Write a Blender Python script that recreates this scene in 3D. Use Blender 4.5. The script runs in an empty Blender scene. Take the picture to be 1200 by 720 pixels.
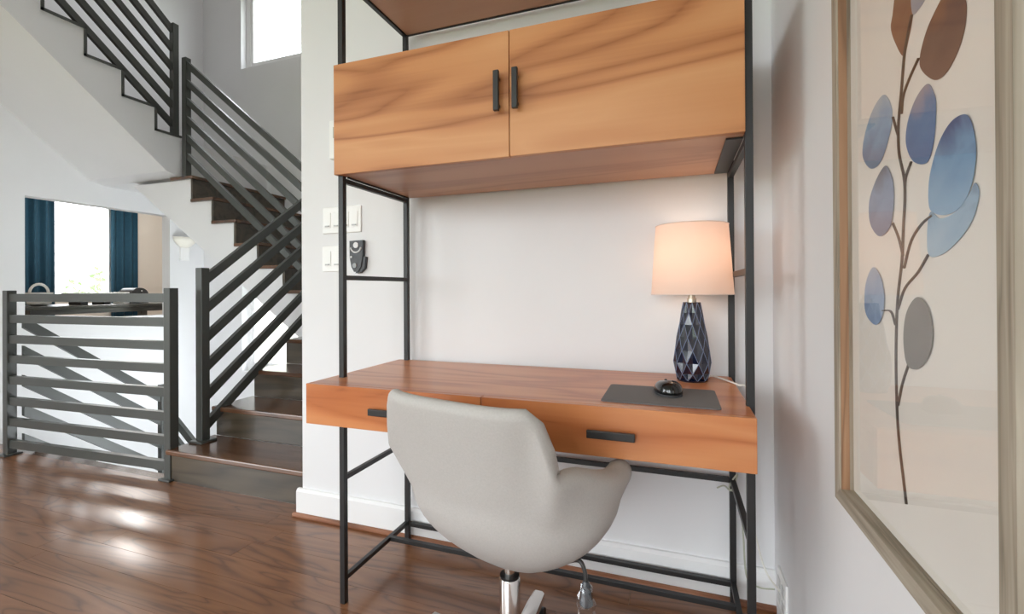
import bpy, bmesh, math, random
from mathutils import Vector, Matrix
random.seed(7)
S = bpy.context.scene
COL = S.collection

# ------------------------------------------------------------------ camera
cam_d = bpy.data.cameras.new('camera')
cam = bpy.data.objects.new('camera', cam_d); COL.objects.link(cam)
cam_d.sensor_width = 36.0; cam_d.lens = 16.28; cam_d.shift_y = -0.01913; cam_d.clip_start = 0.02
Rv, Uv, Bv = (0.94364, 0.33093, -0.00545), (0.00615, -0.00106, 0.99998), (0.33092, -0.94366, -0.00304)
cam.matrix_world = Matrix(((Rv[0], Uv[0], Bv[0], 0), (Rv[1], Uv[1], Bv[1], 0), (Rv[2], Uv[2], Bv[2], 1.0552), (0, 0, 0, 1)))
S.camera = cam

# ------------------------------------------------------------------ world, light, exposure
w = bpy.data.worlds.new('overcast_sky'); S.world = w; w.use_nodes = True
bg = w.node_tree.nodes['Background']; bg.inputs[0].default_value = (0.905, 0.96, 1.0, 1); bg.inputs[1].default_value = 8.5
S.view_settings.view_transform = 'Standard'; S.view_settings.look = 'None'
S.view_settings.exposure = 0.08; S.view_settings.gamma = 1.0; S.view_settings.use_curve_mapping = False
S.cycles.use_denoising = True
S.cycles.sample_clamp_indirect = 6.0
S.cycles.caustics_reflective = False; S.cycles.caustics_refractive = False
S.cycles.max_bounces = 12; S.cycles.diffuse_bounces = 6

def portal(name, loc, sx, sy, rot):
    l = bpy.data.lights.new(name, 'AREA'); l.shape = 'RECTANGLE'; l.size = sx; l.size_y = sy
    l.cycles.is_portal = True
    o = bpy.data.objects.new(name, l); COL.objects.link(o); o.location = loc; o.rotation_euler = rot
def area(name, loc, sx, sy, rot, power, color):
    l = bpy.data.lights.new(name, 'AREA'); l.shape = 'RECTANGLE'; l.size = sx; l.size_y = sy
    l.energy = power; l.color = color
    o = bpy.data.objects.new(name, l); COL.objects.link(o); o.location = loc; o.rotation_euler = rot
    return o
H = math.pi / 2
FRONT_WINDOWS = [(-3.7, -2.5), (-2.25, -1.05), (-0.85, 0.1)]     # windows of the wall behind the camera
for a, b in FRONT_WINDOWS:
    portal('window_daylight', ((a + b) / 2, -3.43, 1.6), b - a, 2.4, (-H, 0, math.pi))

LW = (-2.7, -.3, .3, 2.8)                                           # y and z extents of the left wall's window
portal('window_daylight', (-5.23, -1.5, 1.55), 2.5, 2.4, (0, -H, 0))

# ------------------------------------------------------------------ helpers
def lin(c):
    return tuple(((v / 255) / 12.92 if v / 255 <= .04045 else ((v / 255 + .055) / 1.055) ** 2.4) for v in c) + (1,)
def mat(name, rgb, rough=.5, metal=0, spec=.5, noise=0, nscale=40, bump=0, coat=0):
    m = bpy.data.materials.new(name); m.use_nodes = True
    nt = m.node_tree; b = nt.nodes['Principled BSDF']
    b.inputs['Base Color'].default_value = lin(rgb); b.inputs['Roughness'].default_value = rough
    b.inputs['Metallic'].default_value = metal; b.inputs['Specular IOR Level'].default_value = spec
    b.inputs['Coat Weight'].default_value = coat; b.inputs['Coat Roughness'].default_value = .1
    if noise or bump:
        tc = nt.nodes.new('ShaderNodeTexCoord'); n = nt.nodes.new('ShaderNodeTexNoise')
        n.inputs['Scale'].default_value = nscale; n.inputs['Detail'].default_value = 5
        nt.links.new(tc.outputs['Object'], n.inputs['Vector'])
        if noise:
            r = nt.nodes.new('ShaderNodeMix'); r.data_type = 'RGBA'
            r.inputs[6].default_value = lin(tuple(max(0, v * (1 - noise)) for v in rgb)); r.inputs[7].default_value = lin(tuple(min(255, v * (1 + noise)) for v in rgb))
            nt.links.new(n.outputs['Fac'], r.inputs[0]); nt.links.new(r.outputs[2], b.inputs['Base Color'])
        if bump:
            bp = nt.nodes.new('ShaderNodeBump'); bp.inputs['Strength'].default_value = bump; bp.inputs['Distance'].default_value = .002
            nt.links.new(n.outputs['Fac'], bp.inputs['Height']); nt.links.new(bp.outputs[0], b.inputs['Normal'])
    return m
def wood(name, stops, rough=.35, axis=0, stretch=9, scale=3.0, distort=2.2, fine=.35, tilt=0, bump=.05, coat=0, rand=0.0, ring=1.0, fscale=60, fstretch=40, spec=.5):
    """procedural timber: stretched, warped rings plus fine pores along `axis`"""
    m = bpy.data.materials.new(name); m.use_nodes = True
    nt = m.node_tree; N = nt.nodes.new; L = nt.links.new; b = nt.nodes['Principled BSDF']
    tc = N('ShaderNodeTexCoord'); oi = N('ShaderNodeObjectInfo')
    off = N('ShaderNodeVectorMath'); off.operation = 'SCALE'; off.inputs[0].default_value = (13.1, 7.7, 5.3); L(oi.outputs['Random'], off.inputs['Scale'])
    add = N('ShaderNodeVectorMath'); add.operation = 'ADD'; L(tc.outputs['Object'], add.inputs[0]); L(off.outputs[0], add.inputs[1])
    def mapped(k):
        mp = N('ShaderNodeMapping'); sc = [k, k, k]; sc[axis] = 1.0; mp.inputs['Scale'].default_value = sc
        mp.inputs['Rotation'].default_value = (0, tilt if axis == 0 else 0, 0); L(add.outputs[0], mp.inputs['Vector']); return mp
    m1 = mapped(stretch)
    n1 = N('ShaderNodeTexNoise'); n1.inputs['Scale'].default_value = scale * .5; n1.inputs['Detail'].default_value = 2; n1.inputs['Distortion'].default_value = distort * .3
    L(m1.outputs[0], n1.inputs['Vector'])
    mul = N('ShaderNodeMath'); mul.operation = 'MULTIPLY'; mul.inputs[1].default_value = 7.0 * ring; L(n1.outputs['Fac'], mul.inputs[0])
    fr = N('ShaderNodeMath'); fr.operation = 'PINGPONG'; fr.inputs[1].default_value = 1.0; L(mul.outputs[0], fr.inputs[0])
    m2 = mapped(fstretch)
    n2 = N('ShaderNodeTexNoise'); n2.inputs['Scale'].default_value = fscale / 20; n2.inputs['Detail'].default_value = 6; L(m2.outputs[0], n2.inputs['Vector'])
    mx = N('ShaderNodeMath'); mx.operation = 'MULTIPLY_ADD'; mx.inputs[1].default_value = fine; L(n2.outputs['Fac'], mx.inputs[0])
    s1 = N('ShaderNodeMath'); s1.operation = 'MULTIPLY'; s1.inputs[1].default_value = 1 - fine; L(fr.outputs[0], s1.inputs[0]); L(s1.outputs[0], mx.inputs[2])
    cr = N('ShaderNodeValToRGB'); e = cr.color_ramp.elements
    while len(e) < len(stops): e.new(.5)
    for el, (p, c) in zip(e, stops): el.position = p; el.color = lin(c)
    L(mx.outputs[0], cr.inputs[0])
    if rand:
        hs = N('ShaderNodeHueSaturation'); mr = N('ShaderNodeMapRange'); mr.inputs[3].default_value = 1 - rand; mr.inputs[4].default_value = 1 + rand
        L(oi.outputs['Random'], mr.inputs[0]); L(mr.outputs[0], hs.inputs['Value']); L(cr.outputs[0], hs.inputs['Color']); L(hs.outputs[0], b.inputs['Base Color'])
    else: L(cr.outputs[0], b.inputs['Base Color'])
    bp = N('ShaderNodeBump'); bp.inputs['Strength'].default_value = bump; bp.inputs['Distance'].default_value = .002
    L(n2.outputs['Fac'], bp.inputs['Height']); L(bp.outputs[0], b.inputs['Normal'])
    b.inputs['Roughness'].default_value = rough; b.inputs['Coat Weight'].default_value = coat; b.inputs['Coat Roughness'].default_value = .12
    b.inputs['Specular IOR Level'].default_value = spec
    return m
def glass(name, ior=1.5, tint=(1, 1, 1)):
    m = bpy.data.materials.new(name); m.use_nodes = True; nt = m.node_tree
    nt.nodes.remove(nt.nodes['Principled BSDF']); out = nt.nodes['Material Output']
    t = nt.nodes.new('ShaderNodeBsdfTransparent'); t.inputs[0].default_value = (*tint, 1)
    g = nt.nodes.new('ShaderNodeBsdfGlossy'); g.inputs['Roughness'].default_value = .015
    f = nt.nodes.new('ShaderNodeFresnel'); f.inputs[0].default_value = ior; mx = nt.nodes.new('ShaderNodeMixShader')
    ge = nt.nodes.new('ShaderNodeNewGeometry'); sb = nt.nodes.new('ShaderNodeMath'); sb.operation = 'SUBTRACT'; sb.use_clamp = True   # the far face of the pane passes light on
    nt.links.new(f.outputs[0], sb.inputs[0]); nt.links.new(ge.outputs['Backfacing'], sb.inputs[1])
    nt.links.new(sb.outputs[0], mx.inputs[0]); nt.links.new(t.outputs[0], mx.inputs[1]); nt.links.new(g.outputs[0], mx.inputs[2]); nt.links.new(mx.outputs[0], out.inputs[0])
    return m

def tag(o, label=None, cat=None, group=None, kind=None):
    if label: o['label'] = label
    if cat: o['category'] = cat
    if group: o['group'] = group
    if kind: o['kind'] = kind
    return o
def root(name, loc, label, cat, rz=0, group=None):
    o = bpy.data.objects.new(name, None); COL.objects.link(o); o.location = loc; o.rotation_euler = (0, 0, rz); o.empty_display_size = .05
    return tag(o, label, cat, group)
def xf(o):
    m = Matrix.Translation(o.location) @ o.rotation_euler.to_matrix().to_4x4()
    return xf(o.parent) @ m if o.parent else m
def link(name, me, m, parent=None, loc=(0, 0, 0), local=False):
    """links a mesh; `loc` is in world space unless local"""
    o = bpy.data.objects.new(name, me); COL.objects.link(o)
    if m and not me.materials: me.materials.append(m)
    if parent:
        o.parent = parent
        if not local:
            inv = xf(parent).inverted(); o.location = inv @ Vector(loc); o.rotation_euler = inv.to_euler(); return o
    o.location = loc
    return o
def finish(name, bm, m, parent=None, smooth=False, local=False, sharp=None):
    bmesh.ops.recalc_face_normals(bm, faces=bm.faces)
    xs = [v.co for v in bm.verts]
    c = Vector([(min(v[i] for v in xs) + max(v[i] for v in xs)) / 2 for i in range(3)])
    for v in bm.verts: v.co -= c
    me = bpy.data.meshes.new(name); bm.to_mesh(me); bm.free()
    if smooth:
        for p in me.polygons: p.use_smooth = True
        if sharp: me.set_sharp_from_angle(angle=sharp)
    return link(name, me, m, parent, c, local)
def add_box(bm, x0, x1, y0, y1, z0, z1, bev=0, seg=2):
    r = bmesh.ops.create_cube(bm, size=1)
    for v in r['verts']:
        v.co = Vector((x0 + (v.co.x + .5) * (x1 - x0), y0 + (v.co.y + .5) * (y1 - y0), z0 + (v.co.z + .5) * (z1 - z0)))
    if bev:
        ed = list({e for v in r['verts'] for e in v.link_edges})
        bmesh.ops.bevel(bm, geom=ed, offset=bev, segments=seg, affect='EDGES', profile=.5)
def box(name, x0, x1, y0, y1, z0, z1, m, parent=None, bev=0, local=False, seg=2):
    bm = bmesh.new(); add_box(bm, x0, x1, y0, y1, z0, z1, bev, seg)
    return finish(name, bm, m, parent, False, local)
def add_beam(bm, p, q, wid, hei, up=(0, 0, 1)):
    """bar with rectangular section from p to q; ends are cut square to `up` side plane (vertical ends)"""
    p, q = Vector(p), Vector(q); d = (q - p); up = Vector(up)
    s = d.cross(up).normalized() * wid / 2
    u = up * (hei / 2)
    vs = [bm.verts.new(c + a * s + b * u) for c in (p, q) for a, b in ((-1, -1), (1, -1), (1, 1), (-1, 1))]
    for f in ((0, 1, 2, 3), (4, 5, 6, 7), (0, 1, 5, 4), (1, 2, 6, 5), (2, 3, 7, 6), (3, 0, 4, 7)): bm.faces.new([vs[i] for i in f])
def beam(name, p, q, wid, hei, m, parent=None, up=(0, 0, 1)):
    bm = bmesh.new(); add_beam(bm, p, q, wid, hei, up); return finish(name, bm, m, parent)
def add_lathe(bm, prof, n=32, c=(0, 0, 0), cap=True):
    rings = []
    for r, z in prof:
        rings.append([bm.verts.new((c[0] + r * math.cos(2 * math.pi * i / n), c[1] + r * math.sin(2 * math.pi * i / n), c[2] + z)) for i in range(n)])
    for a, b in zip(rings, rings[1:]):
        for i in range(n): bm.faces.new((a[i], a[(i + 1) % n], b[(i + 1) % n], b[i]))
    if cap: bm.faces.new(rings[0][::-1]); bm.faces.new(rings[-1])
def lathe(name, prof, m, parent=None, n=32, c=(0, 0, 0), cap=True, smooth=True, local=False):
    bm = bmesh.new(); add_lathe(bm, prof, n, c, cap); return finish(name, bm, m, parent, smooth, local, math.radians(40))
def add_tube(bm, pts, r, n=8):
    pts = [Vector(p) for p in pts]; prev = None; rings = []
    for i, p in enumerate(pts):
        t = (pts[min(i + 1, len(pts) - 1)] - pts[max(i - 1, 0)]).normalized()
        a = prev if prev else (Vector((0, 0, 1)) if abs(t.z) < .9 else Vector((1, 0, 0)))
        s = (a - t * a.dot(t)).normalized(); prev = s; k = t.cross(s)
        rr = r[i] if isinstance(r, (list, tuple)) else r
        rings.append([bm.verts.new(p + rr * (math.cos(2 * math.pi * j / n) * s + math.sin(2 * math.pi * j / n) * k)) for j in range(n)])
    for a, b in zip(rings, rings[1:]):
        for j in range(n): bm.faces.new((a[j], a[(j + 1) % n], b[(j + 1) % n], b[j]))
    bm.faces.new(rings[0][::-1]); bm.faces.new(rings[-1])
def tube(name, pts, r, m, parent=None, n=8, local=False):
    bm = bmesh.new(); add_tube(bm, pts, r, n); return finish(name, bm, m, parent, True, local, math.radians(50))
def spline(pts, k=8):
    P = [Vector(p) for p in pts]; P = [2 * P[0] - P[1]] + P + [2 * P[-1] - P[-2]]; out = []
    for i in range(1, len(P) - 2):
        for j in range(k):
            t = j / k
            out.append(.5 * ((2 * P[i]) + (P[i + 1] - P[i - 1]) * t + (2 * P[i - 1] - 5 * P[i] + 4 * P[i + 1] - P[i + 2]) * t * t + (3 * P[i] - P[i - 1] - 3 * P[i + 1] + P[i + 2]) * t ** 3))
    return out + [P[-2]]
def add_prism(bm, poly, axis, a, b):
    """closed 2-D outline extruded along an axis from a to b; poly = (u, v) in the other two axes"""
    def pt(u, v, k): return {0: (k, u, v), 1: (u, k, v), 2: (u, v, k)}[axis]
    A = [bm.verts.new(pt(u, v, a)) for u, v in poly]; B = [bm.verts.new(pt(u, v, b)) for u, v in poly]
    bm.faces.new(A); bm.faces.new(B[::-1])
    for i in range(len(poly)): bm.faces.new((A[i], A[(i + 1) % len(poly)], B[(i + 1) % len(poly)], B[i]))
def prism(name, poly, axis, a, b, m, parent=None):
    bm = bmesh.new(); add_prism(bm, poly, axis, a, b); return finish(name, bm, m, parent)
def struct(o): o['kind'] = 'structure'; return o

# ------------------------------------------------------------------ materials
M = {}
M['wall'] = mat('white_wall_paint', (226, 226, 227), .75, noise=.012, nscale=3, bump=.02)
M['ceil'] = mat('ceiling_paint', (232, 232, 230), .8)
M['beige'] = mat('warm_white_paint', (226, 220, 211), .8, noise=.01, nscale=3)
M['trim'] = mat('white_gloss_trim', (236, 236, 236), .35)
M['floor'] = wood('stained_oak', [(0.0, (52, 30, 18)), (.10, (98, 62, 39)), (.3, (122, 80, 51)), (1.0, (138, 94, 63))], rough=.3, axis=0, stretch=7, scale=1.6, distort=5, fine=.22, bump=.05, coat=.5, rand=.06, ring=2.1, fscale=70, fstretch=30)
M['floor'].node_tree.nodes['Principled BSDF'].inputs['Coat Roughness'].default_value = .2
M['sub'] = mat('dark_joint', (40, 26, 18), .6)
M['teak'] = wood('teak_veneer', [(0.0, (120, 70, 40)), (.13, (166, 106, 64)), (.4, (194, 133, 85)), (1.0, (208, 152, 104))], rough=.4, axis=0, stretch=5.0, scale=1.35, distort=2.5, fine=.2, tilt=.2, bump=.02, ring=1.25, fscale=50, fstretch=45, spec=.35)
M['desk'] = wood('reddish_teak_veneer', [(0.0, (128, 68, 36)), (.13, (176, 102, 58)), (.5, (196, 124, 76)), (1.0, (206, 140, 92))], rough=.28, axis=0, stretch=7.0, scale=1.3, distort=3.0, fine=.25, tilt=-.04, bump=.02, ring=1.2, fscale=50, fstretch=45)
M['panel'] = wood('brown_panel', [(0.0, (150, 108, 80)), (.2, (184, 138, 106)), (1.0, (200, 156, 124))], rough=.4, axis=0, stretch=6.0, scale=1.3, fine=.2, bump=.02, ring=.5)
M['steel'] = mat('black_powder_coat', (30, 29, 29), .42, spec=.5, noise=.1, nscale=60)
M['rail'] = mat('dark_gunmetal_paint', (70, 72, 69), .36, metal=0, noise=.06, nscale=8)
M['handle'] = mat('black_handle', (34, 33, 32), .35)
M['tread'] = wood('dark_stair_wood', [(0, (50, 33, 23)), (.3, (88, 59, 41)), (1, (112, 78, 55))], rough=.25, axis=0, stretch=9, scale=2, fine=.3, coat=.4, ring=1.2)
M['riser'] = wood('dark_riser_wood', [(0, (50, 43, 34)), (.4, (70, 61, 49)), (1, (86, 75, 60))], rough=.3, axis=0, stretch=9, scale=2, fine=.3, coat=.2)
M['shoe'] = wood('stained_shoe_mould', [(0, (90, 56, 38)), (.5, (140, 92, 66)), (1, (168, 118, 90))], rough=.35, axis=0, stretch=10, scale=2)
M['glass'] = glass('clear_glass')
M['frame_w'] = wood('weathered_grey_oak', [(0, (98, 88, 74)), (.4, (148, 137, 121)), (1, (178, 168, 152))], rough=.6, axis=2, stretch=25, scale=4, fine=.5, bump=.2)
M['frame_h'] = wood('weathered_grey_oak_rail', [(0, (98, 88, 74)), (.4, (148, 137, 121)), (1, (178, 168, 152))], rough=.6, axis=1, stretch=25, scale=4, fine=.5, bump=.2)
M['white_plastic'] = mat('white_plastic', (238, 238, 236), .4)

# ================================================================== STRUCTURE
XW, YW = 0.306, 1.725                      # right wall, back wall
XL, YB = -5.1, 3.85                        # left wall, stairwell back wall
X1, XS, Y2 = -2.645, -4.085, 2.85          # flight 1 outer edge, flight 3 inner face, flight 2 front face
YF = -3.3                                  # wall behind the camera
# ---- floor with planks
fl = struct(box('floor', XL, XW, YF, 1.80, -.30, -.018, M['sub']))
PW, rows = .108, []
y = 1.80
ri = 0
meshes = {}
while y > YF + .02:
    y0 = max(YF, y - PW); x = XL - random.uniform(0, 1.4)
    while x < XW:
        L = random.choice((1.3, 1.6, 1.9, 2.3)); a, b = max(x, XL), min(x + L, XW); x += L
        if b - a < .02: continue
        key = (round(b - a, 3), round(y - y0, 4))
        if key not in meshes:
            bm = bmesh.new(); add_box(bm, -(b - a) / 2 + .0006, (b - a) / 2 - .0006, -(y - y0) / 2 + .0005, (y - y0) / 2 - .0005, -.009, .009)
            bmesh.ops.recalc_face_normals(bm, faces=bm.faces)
            me = bpy.data.meshes.new('plank'); bm.to_mesh(me); bm.free(); me.materials.append(M['floor']); meshes[key] = me
        link('plank', meshes[key], None, fl, ((a + b) / 2, (y + y0) / 2, -.009))
    y = y0
# ---- walls of the desk room
struct(box('wall_back', -1.65, XW + .12, YW, YW + .12, -.3, 3.0, M['wall']))
struct(box('wall_right', XW, XW + .12, YF, YW, -.3, 3.0, M['wall']))
struct(box('wall_stair', -1.65, -1.53, YW + .12, YB, -.3, 5.6, M['wall']))
bm = bmesh.new(); xs = [XL - .12] + [v for ab in FRONT_WINDOWS for v in ab] + [XW + .12]
add_box(bm, xs[0], xs[-1], YF - .12, YF, -.3, .4); add_box(bm, xs[0], xs[-1], YF - .12, YF, 2.8, 3.0)
for i in range(0, len(xs), 2): add_box(bm, xs[i], xs[i + 1], YF - .12, YF, .4, 2.8)
struct(finish('wall_front', bm, M['wall']))
for i, (a, b) in enumerate(FRONT_WINDOWS):
    bm = bmesh.new()
    for x0, x1, z0, z1 in ((a, a + .05, .4, 2.8), (b - .05, b, .4, 2.8), (a + .05, b - .05, .4, .45), (a + .05, b - .05, 2.75, 2.8), (a + .05, b - .05, 1.58, 1.62)):
        add_box(bm, x0, x1, YF - .1, YF - .04, z0, z1)
    struct(finish('window_%d' % (i + 1), bm, M['trim']))
struct(box('ceiling', XL, XW, YF, 1.70, 3.0, 3.2, M['ceil']))
# ---- left wall with the pass-through opening to the dining room
OY0, OY1, OZ0, OZ1 = 2.295, 3.47, .80, 1.857
bm = bmesh.new()
for q in ((YF, LW[0], -2.7, 5.6), (LW[1], OY0, -2.7, 5.6), (LW[0], LW[1], -2.7, LW[2]), (LW[0], LW[1], LW[3], 5.6)): add_box(bm, XL - .12, XL, *q)
add_box(bm, XL - .12, XL, OY1, YB, -2.7, 5.6)
add_box(bm, XL - .12, XL, OY0, OY1, -2.7, OZ0); add_box(bm, XL - .12, XL, OY0, OY1, OZ1, 5.6)
struct(finish('wall_left', bm, M['wall']))
bm = bmesh.new()
for q in ((LW[0], LW[0] + .05, LW[2], LW[3]), (LW[1] - .05, LW[1], LW[2], LW[3]), (LW[0] + .05, LW[1] - .05, LW[2], LW[2] + .05), (LW[0] + .05, LW[1] - .05, LW[3] - .05, LW[3]), (-1.52, -1.48, LW[2] + .05, LW[3] - .05)):
    add_box(bm, XL - .1, XL - .04, *q)
struct(finish('window_7', bm, M['trim']))
# ---- stairwell back wall with two windows
WX0, WX1 = -4.52, -3.60
bm = bmesh.new()
LZ0, LZ1, HZ0, HZ1 = .16, 1.12, 3.51, 4.4
for z0, z1 in ((-2.7, LZ0), (LZ1, HZ0), (HZ1, 5.6)): add_box(bm, XL - .12, -1.53, YB, YB + .16, z0, z1)
for z0, z1 in ((LZ0, LZ1), (HZ0, HZ1)):
    add_box(bm, XL - .12, WX0, YB, YB + .16, z0, z1); add_box(bm, WX1, -1.53, YB, YB + .16, z0, z1)
struct(finish('wall_stair_back', bm, M['wall']))
for i, (z0, z1) in enumerate(((LZ0, LZ1), (HZ0, HZ1))):
    bm = bmesh.new(); t = .055
    for a, b, c, d in ((WX0, WX0 + t, z0, z1), (WX1 - t, WX1, z0, z1), (WX0 + t, WX1 - t, z0, z0 + t), (WX0 + t, WX1 - t, z1 - t, z1)):
        add_box(bm, a, b, YB + .07, YB + .13, c, d)
    fr = struct(finish('window_%d' % (i + 4), bm, M['trim']))
    box('pane', WX0 + t, WX1 - t, YB + .095, YB + .101, z0 + t, z1 - t, M['glass'], fr)
    bm = bmesh.new(); s = .035
    for a, b, c, d in ((WX0 + t, WX0 + t + s, z0 + t, z1 - t), (WX1 - t - s, WX1 - t, z0 + t, z1 - t), (WX0 + t + s, WX1 - t - s, z0 + t, z0 + t + s), (WX0 + t + s, WX1 - t - s, z1 - t - s, z1 - t)):
        add_box(bm, a, b, YB + .08, YB + .115, c, d)
    finish('sash', bm, M['trim'], fr)
    portal('window_daylight', ((WX0 + WX1) / 2, YB + .17, (z0 + z1) / 2), WX1 - WX0, z1 - z0, (-H, 0, 0))
struct(box('wall_upper', XL, -1.53, -2.8, -2.68, 3.2, 5.6, M['wall']))
struct(box('wall_upper_side', -1.53, -1.41, -2.8, YW + .12, 3.2, 5.6, M['wall']))
struct(box('ceiling', XL - .12, -1.41, -2.8, YB + .16, 5.6, 5.7, M['ceil']))
struct(box('floor', XL - .12, -1.53, 1.6, YB, -2.8, -2.7, M['sub']))
# well edge under the guard and closing wall below the desk room floor
struct(box('trim_1', XL, X1, 1.80, 1.86, -.30, -.002, M['tread']))
struct(box('wall_well', XL, -1.53, 1.68, 1.80, -2.7, -.30, M['wall']))
# ---- baseboards
bb = struct(box('baseboard_back', -1.67, XW, 1.705, YW, 0, .117, M['trim']))
prism('cap', [(1.705, .117), (YW, .117), (YW, .128), (1.714, .128)], 0, -1.67, XW, M['trim'], bb)
prism('shoe_mould', [(1.705, 0), (1.697, 0), (1.6935, .006), (1.6945, .013), (1.699, .018), (1.705, .02)], 0, -1.685, XW, M['shoe'], bb)
b2 = struct(box('baseboard_left', XL, XL + .018, YF, 1.80, 0, .13, M['trim']))
# ---- dining room beyond the opening
DX = -7.9
struct(box('floor', DX, XL - .12, 1.2, 6.6, -.1, 0, M['floor']))
struct(box('ceiling', DX - .12, XL - .12, 1.2, 6.6, 2.7, 2.8, M['ceil']))
struct(box('wall_dining_near', DX - .12, XL - .12, 1.08, 1.2, 0, 2.8, M['beige']))
struct(box('wall_dining_side', XL - .12, XL, YB + .16, 6.72, 0, 2.8, M['beige']))
struct(box('wall_dining_end', DX - .12, XL - .12, 6.6, 6.72, 0, 2.8, M['beige']))
DWY0, DWY1 = 3.72, 4.56
bm = bmesh.new()
add_box(bm, DX - .12, DX, 1.2, DWY0, 0, 2.8); add_box(bm, DX - .12, DX, DWY1, 6.6, 0, 2.8)
add_box(bm, DX - .12, DX, DWY0, DWY1, 0, .95); add_box(bm, DX - .12, DX, DWY0, DWY1, 2.4, 2.8)
struct(finish('wall_dining', bm, M['beige']))
bm = bmesh.new()
for a, b, c, d in ((DWY0, DWY0 + .05, .95, 2.4), (DWY1 - .05, DWY1, .95, 2.4), (DWY0 + .05, DWY1 - .05, .95, 1.0), (DWY0 + .05, DWY1 - .05, 2.35, 2.4)):
    add_box(bm, DX - .1, DX - .03, a, b, c, d)
fr = struct(finish('window_6', bm, M['trim']))
box('pane', DX - .068, DX - .062, DWY0 + .05, DWY1 - .05, 1.0, 2.35, M['glass'], fr)
portal('window_daylight', (DX - .13, (DWY0 + DWY1) / 2, 1.675), 1.45, DWY1 - DWY0, (0, -H, 0))

# ================================================================== STAIRCASE
stair = root('staircase', (X1, 1.80, 0), 'dark wooden staircase with white sides turning up beside the white wall', 'staircase')
RZ, GO = .176, .27
for k in range(5):
    yk, z = 1.80 + GO * k, RZ * (k + 1)
    last = k == 4
    box('riser', X1 + .005, -1.65, yk, yk + .02, z - RZ, z - .028, M['riser'], stair)
    box('tread', X1 - .012, -1.65, yk - .022, (YB if last else yk + GO), z - .028, z, M['tread'], stair, bev=.006)
    box('stair_core', X1 + .01, -1.65, yk + .02, (YB if last else yk + GO), z - RZ - (.15 if k else 0), z - .028, M['wall'], stair)
NX = [-2.65, -2.90, -3.166, -3.414, -3.668, -3.910, -4.158]
NZ = [.88, 1.055, 1.2545, 1.443, 1.642, 1.842, 2.044]
for k in range(1, 7):
    xr, xl, z = NX[k - 1], NX[k], NZ[k]
    box('tread', xl - .0, xr + .022, Y2 - .02, YB, z - .028, z, M['tread'], stair, bev=.005)
    box('riser', xr - .02, xr, Y2 + .004, YB, NZ[k - 1], z - .028, M['riser'], stair)
# white side and soffit of flight 2
poly = []
for k in range(1, 7):
    poly += [(NX[k - 1] - .02, NZ[k - 1] - .028), (NX[k - 1] - .02, NZ[k] - .029)]
poly[0] = (-2.67, .60)
poly += [(-4.70, 2.044 - .029), (-4.70, 2.075 - .0), (-4.58, 1.995)]
poly = poly[:-3] + [(-4.158, 2.015), (-4.70, 2.015), (-4.70, 2.06), (-4.66, 2.06), (-2.67, .63)]
poly = [p for p in poly]
poly[0] = (-2.67, .852)
bm = bmesh.new(); add_prism(bm, [p for p in poly[:-4]] + [(-4.66, 2.015), (-2.67, .625)], 1, Y2, YB, )
finish('flight_body', bm, M['wall'], stair)
# upper landing and flight 3
LZ = 2.403
box('landing', XL, -4.158, 2.87, YB, 2.05, LZ, M['wall'], stair)
zz = [(1.56, 3.36)]
Ys = [2.868, 2.665, 2.42, 2.175, 1.93, 1.712]
Zs = [2.403, 2.594, 2.796, 2.996, 3.19]
top = [(2.87, LZ)]
for i in range(4): top += [(Ys[i + 1], Zs[i]), (Ys[i + 1], Zs[i + 1])]
top += [(1.712, Zs[4])]
bot = [(1.712, 2.915), (2.753, 2.08), (2.87, 2.05)]
prism('flight_body', top + bot, 0, XL, XS, M['wall'], stair)
bm = bmesh.new()
for a, b in zip(top, top[1:]):
    y0, y1 = sorted((a[0], b[0])); z0, z1 = sorted((a[1], b[1]))
    add_box(bm, XS - .02, XS + .012, y0 - .008, y1 + .008, z0 - .008, z1 + .010)
finish('stringer_trim', bm, M['rail'], stair)
for i in range(5):
    box('tread', XL, XS - .03, (Ys[i + 1] if i < 5 else 1.7), Ys[i] + .02, Zs[i] - .01, Zs[i] + .018, M['tread'], stair)
# basement flight below flight 3, going down away from the guard
for k in range(9):
    y0 = 1.86 + .11 * k; z = -.19 * (k + 1)
    box('tread', XL, X1 - 1.45, 1.86 + .22 * k, 1.86 + .22 * (k + 1), z - .03, z, M['tread'], stair)

hl = root('stairwell_fill_lamp', (-3.3, 2.0, 5.5), 'added round fill lamp above the stairwell', 'fill light')  # invented fixture, added to brighten the upper stairwell
lathe('base', [(.20, 0), (.20, .03)], M['trim'], hl, 32, (-3.3, 2.0, 5.57))
hm = mat('opal_glass', (250, 248, 242), .5); hb = hm.node_tree.nodes['Principled BSDF']; hb.inputs['Emission Color'].default_value = (1, .96, .9, 1); hb.inputs['Emission Strength'].default_value = 5
lathe('diffuser', [(.02, -.05), (.12, -.04), (.17, -.015), (.18, 0)], hm, hl, 32, (-3.3, 2.0, 5.57))
hp = area('stairwell_fill_light', (-3.3, 2.0, 5.50), .34, .34, (0, 0, 0), 17, (1, .97, .93))

# ================================================================== RAILINGS
RW, RH, PS = .03, .05, .05
def railing(name, label, base, posts, rails):
    r = root(name, base, label, 'railing', group='metal railings around the stairs')
    for (px, py, z0, z1) in posts:
        box('post', px - PS / 2, px + PS / 2, py - PS / 2, py + PS / 2, z0, z1, M['rail'], r, bev=.003)
    for p, q in rails: beam('rail', p, q, RW, RH if p[2] == q[2] else (.075 if base[2] < 0 else .062), M['rail'], r)
    return r
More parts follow.
